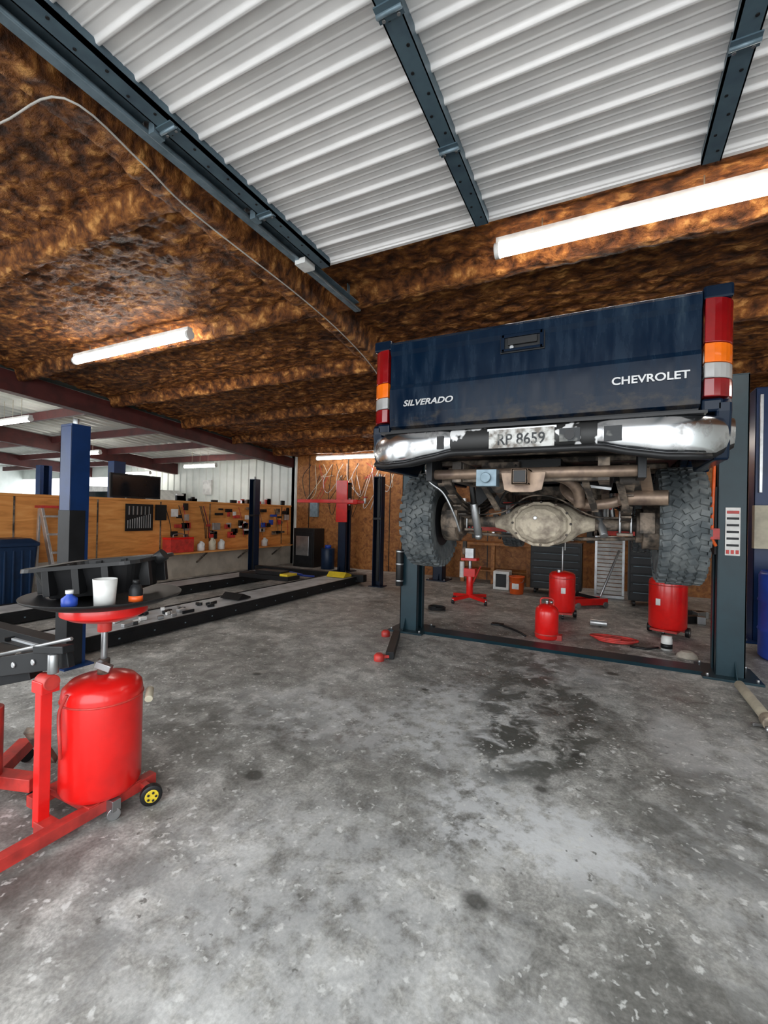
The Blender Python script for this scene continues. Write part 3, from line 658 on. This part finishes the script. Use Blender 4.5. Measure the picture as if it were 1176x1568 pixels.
def rr(w,d,z,r,n=5):
    out=[]
    for cx,cy,a0 in ((w-r,d-r,0),(-w+r,d-r,90),(-w+r,-d+r,180),(w-r,-d+r,270)):
        for i in range(n+1):
            a=math.radians(a0+90*i/n);out.append((cx+r*math.cos(a),cy+r*math.sin(a),z))
    return out
def loft(b,rings,m,cap0=True,cap1=False,smooth=False):
    n=len(rings[0]);vs=[p for r_ in rings for p in r_];fs=[(j*n+i,j*n+(i+1)%n,(j+1)*n+(i+1)%n,(j+1)*n+i) for j in range(len(rings)-1) for i in range(n)]
    if cap0:fs.append(tuple(reversed(range(n))))
    if cap1:fs.append(tuple(range((len(rings)-1)*n,len(rings)*n)))
    b.add(vs,fs,m,smooth)
loft(b,[rr(.19,.15,0,.05),rr(.235,.19,.14,.06),rr(.265,.22,.15,.07),rr(.268,.223,.132,.07)],'black')
loft(b,[rr(.228,.185,.145,.06),rr(.185,.145,.01,.05)],'black',False,True)
for s2 in (-1,1):
    for k in (-1,0,1):b.box((k*.13,s2*.195,.08),(.03,.05,.12),'black')
for s2 in (-1,1):
    for k in (-.5,.5):b.box((s2*.235,k*.16,.08),(.05,.03,.12),'black')
b.cyl((.255,0,.13),(.295,0,.155),.03,'black')
o=b.done(loc=(-2.19,1.36,1.0),rz=28,bevel=.002);o.rotation_euler[1]=math.radians(-6)
b=B('funnel_cup');b.lathe([(.040,0),(.043,.06),(.047,.115),(.043,.115),(.039,.06),(1e-4,.01)],'white',n=28);b.done(loc=(-1.925,1.19,.985),bevel=0)
b=B('spray_can');b.lathe([(.026,0),(.028,.005),(.028,.06),(.02,.08),(.012,.085),(.012,.10)],'blackm',n=20);b.lathe([(.0285,.01),(.0285,.035)],'orange',n=20);b.cyl((0,0,.085),(0,0,.105),.014,'black');b.done(loc=(-1.865,1.29,.985),bevel=0)
b=B('bottle');b.lathe([(.028,0),(.03,.01),(.03,.035),(.012,.05),(.012,.06)],'bluebr',n=20);b.lathe([(.015,.055),(.015,.07)],'white',n=12);b.done(loc=(-2.02,1.10,.985),bevel=0)
b=B('transmission_jack')
def plate(p,q,w,h):
    b.bar(p,q,w,h,'blackm')
    P,Q=Vector(p),Vector(q)
    for i in range(6):
        c=P.lerp(Q,.10+.16*i);b.cyl(c+Vector((.0,-w/2-.006,0)),c+Vector((0,-w/2+.002,0)),.013,'alu',n=12);b.cyl(c+Vector((.0,0,h/2)),c+Vector((0,0,h/2+.006)),.012,'steel',n=12)
plate((-2.72,.98,.62),(-2.0,1.10,.78),.03,.085);plate((-2.72,1.16,.62),(-2.25,1.18,.73),.03,.08)
b.bar((-2.55,.98,.60),(-2.3,1.12,.66),.08,.05,'blackm');b.bar((-2.33,1.05,.72),(-2.3,1.18,.72),.05,.05,'blackm');b.bar((-2.78,.96,.66),(-2.42,1.03,.74),.10,.015,'blackm')
b.bar((-2.16,1.06,.80),(-1.98,1.08,.82),.05,.03,'blackm')
b.cyl((-2.38,1.02,.75),(-1.94,1.07,.87),.008,'steel');b.cyl((-2.03,1.05,.72),(-2.03,1.05,.80),.02,'steel')
b.cyl((-2.6,1.07,.10),(-2.6,1.07,.45),.06,'redd');b.cyl((-2.6,1.07,.45),(-2.6,1.07,.62),.03,'steel')
b.bar((-2.95,1.0,.10),(-2.4,1.18,.10),.07,.06,'redd');b.bar((-2.85,1.35,.10),(-2.4,.85,.10),.07,.06,'redd')
for x,y in ((-2.95,1.0),(-2.4,1.18),(-2.85,1.35),(-2.4,.85)):b.cyl((x-.015,y,.035),(x+.015,y,.035),.035,'black',n=16);b.cyl((x,y,.03),(x,y,.09),.01,'steel')
b.bar((-2.42,1.16,.35),(-2.5,1.3,.12),.05,.03,'rust')
b.done(bevel=.003)
def wheels(b,R,z=.06):
    for s2 in (-1,1):
        b.cyl((s2*(R*.9),.05,z),(s2*(R*.9+.04),.05,z),.06,'black',n=20);b.cyl((s2*(R*.9+.035),.05,z),(s2*(R*.9+.045),.05,z),.03,'steel',n=14)
    b.bar((-R,.05,.07),(R,.05,.07),.03,.03,'redd')
    b.cyl((0,-R*.8,.03),(0,-R*.8,.09),.012,'steel',n=8);b.cyl((-.015,-R*.8,.028),(.015,-R*.8,.028),.028,'black',n=14)
    b.bb((-R*.7,-R*.9,.065),(R*.7,R*.6,.09),'redd')
b=drain('oil_drain_tank',None,0,.175,.54,.09,None,.2);wheels(b,.175)
b.cyl((0,0,.6),(0,0,1.0),.012,'steel');b.cyl((.03,0,.95),(.03,0,1.15),.006,'white',n=8);b.cyl((-.05,-.08,.62),(-.05,-.08,.68),.03,'steel')
b.box((0,-.176,.4),(.06,.004,.08),'white');b.done(loc=(-.58,6.85,0),rz=10,bevel=.002)
b=drain('oil_drain_tank',None,0,.205,.60,.09,None,.2);wheels(b,.205)
b.box((-.05,-.206,.42),(.05,.004,.08),'white');b.cyl((0,0,.7),(0,0,.78),.03,'steel');b.done(loc=(.66,6.5,0),rz=-20,bevel=.002)
b=B('portable_air_tank')
b.lathe([(.11,0),(.13,.02),(.13,.30),(.12,.35),(.08,.39),(.03,.405),(1e-4,.407)],'red',n=36)
b.lathe([(.132,.05),(.134,.06),(.132,.07)],'redd',n=36);b.tube([(-.07,0,.38),(-.06,0,.46),(.06,0,.46),(.07,0,.38)],.01,'redd',8);b.cyl((0,0,.4),(0,0,.44),.02,'steel');b.ball((.05,-.03,.43),.02,'steel')
b.bb((.08,-.05,0),(.17,.05,.06),'redd');b.done(loc=(-.63,5.55,0),bevel=.002)
b=B('transmission_jack')
for a in range(4):
    an=math.radians(45+90*a+15);x,y=.36*math.cos(an),.36*math.sin(an)
    b.bar((0,0,.10),(x,y,.07),.06,.05,'red');b.cyl((x-.02,y,.03),(x+.02,y,.03),.03,'black',n=14);b.cyl((x,y,.04),(x,y,.08),.012,'steel')
b.cyl((0,0,.08),(0,0,.5),.055,'red');b.cyl((0,0,.5),(0,0,.68),.03,'steel');b.bb((-.1,-.07,.42),(.1,.07,.55),'red');b.bb((-.13,-.09,.68),(.13,.09,.72),'red')
b.box((0,0,.80),(.14,.12,.16),'steel');b.box((-.1,.02,.88),(.06,.06,.22),'rust');b.bar((.05,0,.3),(.2,-.1,.6),.02,.02,'redd');b.cyl((-.12,-.05,.4),(-.12,-.05,.66),.04,'white')
b.done(loc=(-2.03,7.25,0),bevel=.003)
b=B('bucket');b.lathe([(.115,0),(.12,.01),(.135,.3),(.145,.3),(.145,.32),(.13,.32),(.115,.02),(1e-4,.02)],'orange',n=32);b.box((0,-.128,.15),(.12,.008,.1),'white',rot=(-3,0,0));b.tube([(-.14,0,.3),(-.1,-.1,.22),(.1,-.1,.22),(.14,0,.3)],.004,'steel',6);b.done(loc=(-1.5,8.5,0),bevel=0)
def chest(name,x0,x1,y0,y1,h,m,rows,loc=(0,0,0)):
    b=B(name);b.bb((x0,y0,.1),(x1,y1,h),m)
    rh=(h-.16)/rows
    for i in range(rows):
        z=.12+i*rh;b.bb((x0+.02,y0-.012,z),(x1-.02,y0,z+rh-.012),m);b.bb((x0+.06,y0-.022,z+rh-.035),(x1-.06,y0-.012,z+rh-.025),'galv')
    for x in (x0+.08,x1-.08):
        for y in (y0+.08,y1-.08):b.cyl((x-.02,y,.05),(x+.02,y,.05),.05,'black',n=16)
    b.done(bevel=.004)
chest('tool_chest',-1.30,-.42,8.75,9.2,.95,'black',6)
chest('tool_chest',.30,.95,8.3,8.8,1.15,'blackm',7)
b=B('louvred_shutter')
b.bb((-.22,9.0,0.05),(-.18,9.06,1.1),'steel');b.bb((.22,9.0,.05),(.26,9.06,1.1),'steel')
for i in range(15):b.box((.02,9.02,.09+i*.07),(.42,.012,.062),'white',rot=(25,0,0))
b.bb((-.22,8.95,0),(.26,9.12,.05),'steel');b.done(bevel=.001)
b=B('shop_fan');b.bb((-2.0,8.8,0),(-1.7,9.1,.35),'white');b.bb((-1.95,8.78,.05),(-1.75,8.8,.3),'blackm');b.done()
b=B('drive_shaft')
b.cyl((.99,4.68,.05),(1.0,3.98,.045),.036,'cream',n=20);b.cyl((1.0,3.98,.045),(1.0,3.88,.045),.05,'diff',n=20)
b.box((1.0,3.83,.045),(.04,.12,.06),'rust');b.cyl((.94,3.78,.045),(1.06,3.78,.045),.02,'steel');b.box((1.0,3.72,.045),(.07,.08,.07),'diff');b.cyl((1.0,3.7,.045),(1.0,3.45,.045),.045,'cream');b.bar((.9,3.9,.02),(1.05,3.95,.02),.02,.02,'steel')
b.done()
b=B('paint_can');b.lathe([(.055,0),(.055,.12),(.05,.125),(.05,.15),(1e-4,.152)],'white',n=24);b.lathe([(.056,.02),(.056,.07)],'blackm',n=24);b.done(loc=(.58,5.75,0),bevel=0)
b=B('rag');
b.lathe([(.1,0),(.09,.03),(.05,.06),(1e-4,.05)],'rag',n=9);b.done(loc=(.74,5.55,0),bevel=.004)
b=B('hose_coil')
b.tube([(.15*math.cos(t*.7)*(1+.03*t),.1*math.sin(t*.7),.015+.002*t) for t in range(26)],.012,'redd',8,3);b.tube([(.15,-.1,.012),(.3,-.12,.012),(.42,.0,.012)],.012,'black',8,3);b.done(loc=(.08,5.75,0),bevel=0)
b=B('hose_coil')
b.tube([(.12*math.cos(t*.7),.1*math.sin(t*.7),.015+.002*t) for t in range(26)],.012,'blackm',8,3);b.done(loc=(-2.25,6.3,0),bevel=0)
b=B('pry_bar');b.tube([(-1.3,5.9,.015),(-1.15,5.8,.015),(-.95,5.6,.02),(-.85,5.45,.02)],.013,'blackm',8);b.bb((-1.35,5.85,0),(-1.2,5.95,.02),'blackm');b.done()
b=B('air_wrench');b.cyl((-.1,0,.05),(.1,0,.05),.04,'alu');b.box((.02,.08,.04),(.05,.14,.05),'black');b.done(loc=(-.1,6.5,0))
b=B('floor_jack');b.bb((-.3,-.12,.04),(.3,-.06,.14),'red');b.bb((-.3,.06,.04),(.3,.12,.14),'red');b.bar((.2,0,.12),(-.25,0,.22),.08,.05,'blackm');b.cyl((-.27,0,.22),(-.27,0,.26),.06,'steel')
for x in (-.25,.25):b.cyl((x,-.14,.045),(x,.14,.045),.045,'steel')
b.cyl((.25,0,.15),(.6,0,.9),.018,'steel');b.done(loc=(-.3,7.9,0),rz=40)
b=B('loose_parts')
for i in range(9):
    x=.4+random.uniform(0,1.0);y=random.uniform(7.4,8.0);b.box((x,y,.05),(random.uniform(.08,.2),.1,.1),random.choice(['blackm','steel','rust','black']),rot=(0,0,random.uniform(0,90)))
b.done()
# ---------------------------------------------------------------- left wall items
b=B('television');b.bb((-7.98,4.95,1.61),(-7.93,5.95,2.05),'black');b.bb((-7.93,4.98,1.64),(-7.925,5.92,2.02),'glass');b.bb((-8.0,5.3,1.602),(-7.88,5.6,1.62),'black');b.done()
b=B('tool_board')
b.bb((-7.875,5.2,1.0),(-7.86,5.75,1.5),'black')
for i in range(11):b.bar((-7.85,5.24+i*.045,1.05),(-7.85,5.24+i*.045,1.2+.012*i),.012,.012,'alu')
for i in range(6):b.bar((-7.85,5.26+i*.08,1.3),(-7.85,5.26+i*.08,1.46),.02,.015,'steel')
b.bb((-7.875,5.8,1.2),(-7.8,6.0,1.5),'blackm');b.done(bevel=.002)
b=B('wall_ledge');b.bb((-7.87,5.5,.53),(-7.5,9.6,.56),'ply');
for y in (5.6,6.8,8.0,9.2):b.bar((-7.86,y,.3),(-7.55,y,.53),.03,.03,'rust')
b.done()
b=B('tool_box');b.bb((-7.84,5.95,.562),(-7.6,6.5,.82),'redd');b.bb((-7.84,5.95,.82),(-7.6,6.5,.86),'red');b.tube([(-7.72,6.1,.86),(-7.72,6.12,.92),(-7.72,6.33,.92),(-7.72,6.35,.86)],.01,'steel',8,3);b.done()
for i,(y,m,h) in enumerate(((6.75,'white',.2),(7.05,'cream',.26),(7.3,'white',.22),(8.3,'alu',.25),(8.7,'white',.2))):
    b=B('jug');b.lathe([(.07,0),(.075,.01),(.075,h*.65),(.03,h*.85),(.03,h)],m,n=20);b.tube([(.03,0,h*.9),(.09,0,h*.75),(.075,0,h*.4)],.012,m,6,3);b.done(loc=(-7.68,y,.561),bevel=0)
b=B('wall_clutter')
for i in range(80):
    y=random.uniform(6.2,9.8);z=random.choice([.9,1.1,1.3,1.45,1.68,1.68]) + random.uniform(-.05,.05)
    hh=random.uniform(.04,.16)
    b.box((-7.84 if z<1.56 else -7.96,y,1.6+hh/2 if z>1.56 else z),(.05,random.uniform(.04,.22),hh),random.choice(['black','blackm','alu','white','redd','steel','bluebr','rust','blackm','black']))
for i in range(12):
    y=random.uniform(6.0,9.8);b.tube([(-7.86,y,1.5),(-7.82,y+.1,1.1),(-7.84,y+.15,.8)],.008,random.choice(['black','rust','redd']),6,3)
b.done(bevel=.003)
b=B('trash_bin');loft(b,[rr(.2,.2,0,.05),rr(.25,.26,.85,.06),rr(.27,.28,.86,.06),rr(.27,.28,.9,.06),rr(.2,.2,.96,.06)],'navypl',True,True)
for k in range(4):b.box((.245,-.15+.1*k,.45),(.03,.02,.7),'navypl')
b.cyl((-.15,-.28,.08),(-.15,-.22,.08),.08,'black');b.cyl((-.15,.22,.08),(-.15,.28,.08),.08,'black');b.done(loc=(-7.45,3.25,0))
b=B('step_ladder')
for y0 in (3.75,4.15):
    b.bar((-7.15,y0,0.01),(-7.68,y0+.0,1.4),.04,.08,'alu');b.bar((-7.72,y0,1.38),(-7.8,y0,0.01),.03,.05,'alu')
for i in range(5):
    t=(i+.7)/5.2;b.bb((-7.15-.53*t-.06,3.75,1.4*t-.015),(-7.15-.53*t+.05,4.15,1.4*t+.015),'alu')
b.bb((-7.80,3.72,1.39),(-7.62,4.18,1.43),'redd');b.done()
b=B('metal_cabinet');b.bb((-7.4,9.5,0),(-6.75,9.95,1.0),'black');b.bb((-7.35,9.49,.08),(-6.8,9.5,.9),'blackm');b.bb((-7.3,9.47,.3),(-6.9,9.49,.8),'steel');b.done()
b=B('wall_box');b.bb((-7.2,9.9,1.3),(-6.95,9.98,1.75),'galv');b.done()
b=B('hanging_cables')
for i in range(16):
    x=-7.2+i*.15+random.uniform(-.1,.1);z=random.uniform(1.8,2.5);b.tube([(x,9.93,2.7),(x+random.uniform(-.3,.3),9.9,z),(x+random.uniform(-.3,.5),9.92,z-random.uniform(.1,.6)),(x+.3,9.93,2.4)],.008,random.choice(['white','black','alu','cream','redd']),6,5)
b.done(bevel=0)
b=B('blue_drum');b.lathe([(.16,0),(.17,.02),(.17,.5),(.16,.52),(1e-4,.52)],'navypl',n=28);b.cyl((0,0,.52),(0,0,.6),.08,'bluebr');b.done(loc=(-6.35,9.55,0),bevel=0)
b=B('workbench');b.bb((-2.9,9.4,.8),(-1.4,9.95,.86),'osb')
for x in (-2.85,-2.2,-1.48):b.bb((x,9.43,0),(x+.08,9.51,.8),'osb')
b.bb((-2.9,9.45,.25),(-1.4,9.9,.28),'osb');b.done()
b=B('wall_shelf')
for i in range(70):
    x=random.uniform(-4.0,1.4);s_=random.uniform(.06,.2)
    b.box((x,9.9,1.61+s_/2),(random.uniform(.06,.2),.12,s_),random.choice(['black','blackm','alu','white','redd','orange','bluebr','rust','yellow','blackm']))
for i in range(60):
    x=random.uniform(-4.0,1.4);s_=random.uniform(.06,.25)
    b.box((x,9.95,.95+random.uniform(0,.5)),(random.uniform(.04,.16),.05,s_),random.choice(['black','blackm','alu','redd','rust','blackm','black']))
b.bb((-4.1,9.78,1.58),(1.5,9.98,1.61),'osb');b.done(bevel=.003)
def post2(x,y,m):
    b=lift('two_post_lift',x,x+2.8,y,2.4,m,1.0,[(x+.8,y-.4,1.1),(x+2.0,y-.4,1.1)],m);b.done(bevel=.003)
post2(-19.0,6.2,'green');post2(-12.2,6.0,'blue')
b=B('parked_van')
b.prism([(-14.8,.4),(-10.9,.4),(-10.8,1.1),(-11.3,1.3),(-11.9,2.0),(-14.7,2.1),(-14.9,1.9)],'y',8.0,9.6,'white')
b.prism([(-12.0,1.35),(-11.4,1.3),(-11.9,1.9),(-12.0,1.9)],'y',7.99,8.0,'glass');b.prism([(-14.4,1.35),(-12.3,1.35),(-12.3,1.9),(-14.4,1.9)],'y',7.99,8.0,'glass')
for x in (-14.1,-11.6):
    b.cyl((x,8.0,.35),(x,8.25,.35),.35,'rubber',n=28);b.cyl((x,7.98,.35),(x,8.05,.35),.2,'alu',n=20);b.cyl((x,9.35,.35),(x,9.6,.35),.35,'rubber',n=28)
b.done(bevel=.03)
b=B('wall_sign');b.bb((-11.25,9.9,1.9),(-10.9,9.96,2.35),'white');b.done()
b=B('workbench');b.bb((-9.6,9.2,.85),(-8.3,9.9,.9),'ply');b.bb((-9.5,9.3,0),(-9.4,9.4,.85),'ply');b.bb((-8.5,9.3,0),(-8.4,9.4,.85),'ply');b.bb((-9.3,9.4,.9),(-8.8,9.8,1.7),'redd');b.done()
b=B('storage_rack')
for x in (-10.9,-9.2):
    for y in (3.0,3.5):b.bb((x-.03,y-.03,0),(x+.03,y+.03,2.1),'green')
for z in (.4,1.0,1.6,2.05):b.bb((-10.95,2.95,z),(-9.15,3.55,z+.04),'green')
for i in range(24):
    x=random.uniform(-10.8,-9.3);z=random.choice([1.04,1.64,2.09,1.64]);hh=random.uniform(.1,.3);b.box((x,3.2,z+hh/2),(random.uniform(.1,.3),.3,hh),random.choice(['blackm','white','redd','alu','bluebr','cream']))
b.done()
b=B('ceiling_cable');b.tube([(-3.1,.9,3.12),(-2.6,1.05,3.2),(-2.17,1.11,3.2),(-2.2,1.5,3.2),(-2.28,1.91,3.2),(-2.28,2.94,3.16),(-2.30,3.7,3.10),(-2.37,4.45,3.0),(-2.45,5.2,2.75)],.0048,'cable',8);b.done(bevel=0)
# ---------------------------------------------------------------- world & light
w=bpy.data.worlds.new('world');SC.world=w;w.use_nodes=True
bg=w.node_tree.nodes['Background'];bg.inputs[0].default_value=(.93,.97,1,1);bg.inputs[1].default_value=3.3
def portal(x0,x1,z0,z1,y,flip=False):
    l=bpy.data.lights.new('portal','AREA');l.shape='RECTANGLE';l.size=x1-x0;l.size_y=z1-z0;l.cycles.is_portal=True
    o=bpy.data.objects.new('door_portal',l);COL.objects.link(o);o.location=((x0+x1)/2,y,(z0+z1)/2);o.rotation_euler=(math.radians(90 if not flip else -90),0,0)
for a,c in ((-19,-15),(-13.5,-9),(-6.9,-3.1),(-2.2,2.0),(2.6,4.9)):portal(a,c,0,3.2,-1.06)
portal(-22,-13.8,1.0,2.55,10.05,True)
# ---------------------------------------------------------------- camera
yaw,pitch,roll=[math.radians(a) for a in (26.62,.34,1.22)]
f=Vector((-math.sin(yaw)*math.cos(pitch),math.cos(yaw)*math.cos(pitch),math.sin(pitch)))
r=Vector((math.cos(yaw),math.sin(yaw),0));u=r.cross(f)
r2=r*math.cos(roll)+u*math.sin(roll);u2=u*math.cos(roll)-r*math.sin(roll)
cd=bpy.data.cameras.new('camera');cd.sensor_fit='VERTICAL';cd.sensor_height=36;cd.lens=687.9/1568*36;cd.clip_start=.05
cam=bpy.data.objects.new('camera',cd);COL.objects.link(cam)
Mx=Matrix((r2,u2,-f)).transposed().to_4x4();Mx.translation=Vector((0,0,1.4));cam.matrix_world=Mx
SC.camera=cam
SC.view_settings.view_transform='Standard'
SC.view_settings.look='None'
SC.view_settings.exposure=.55
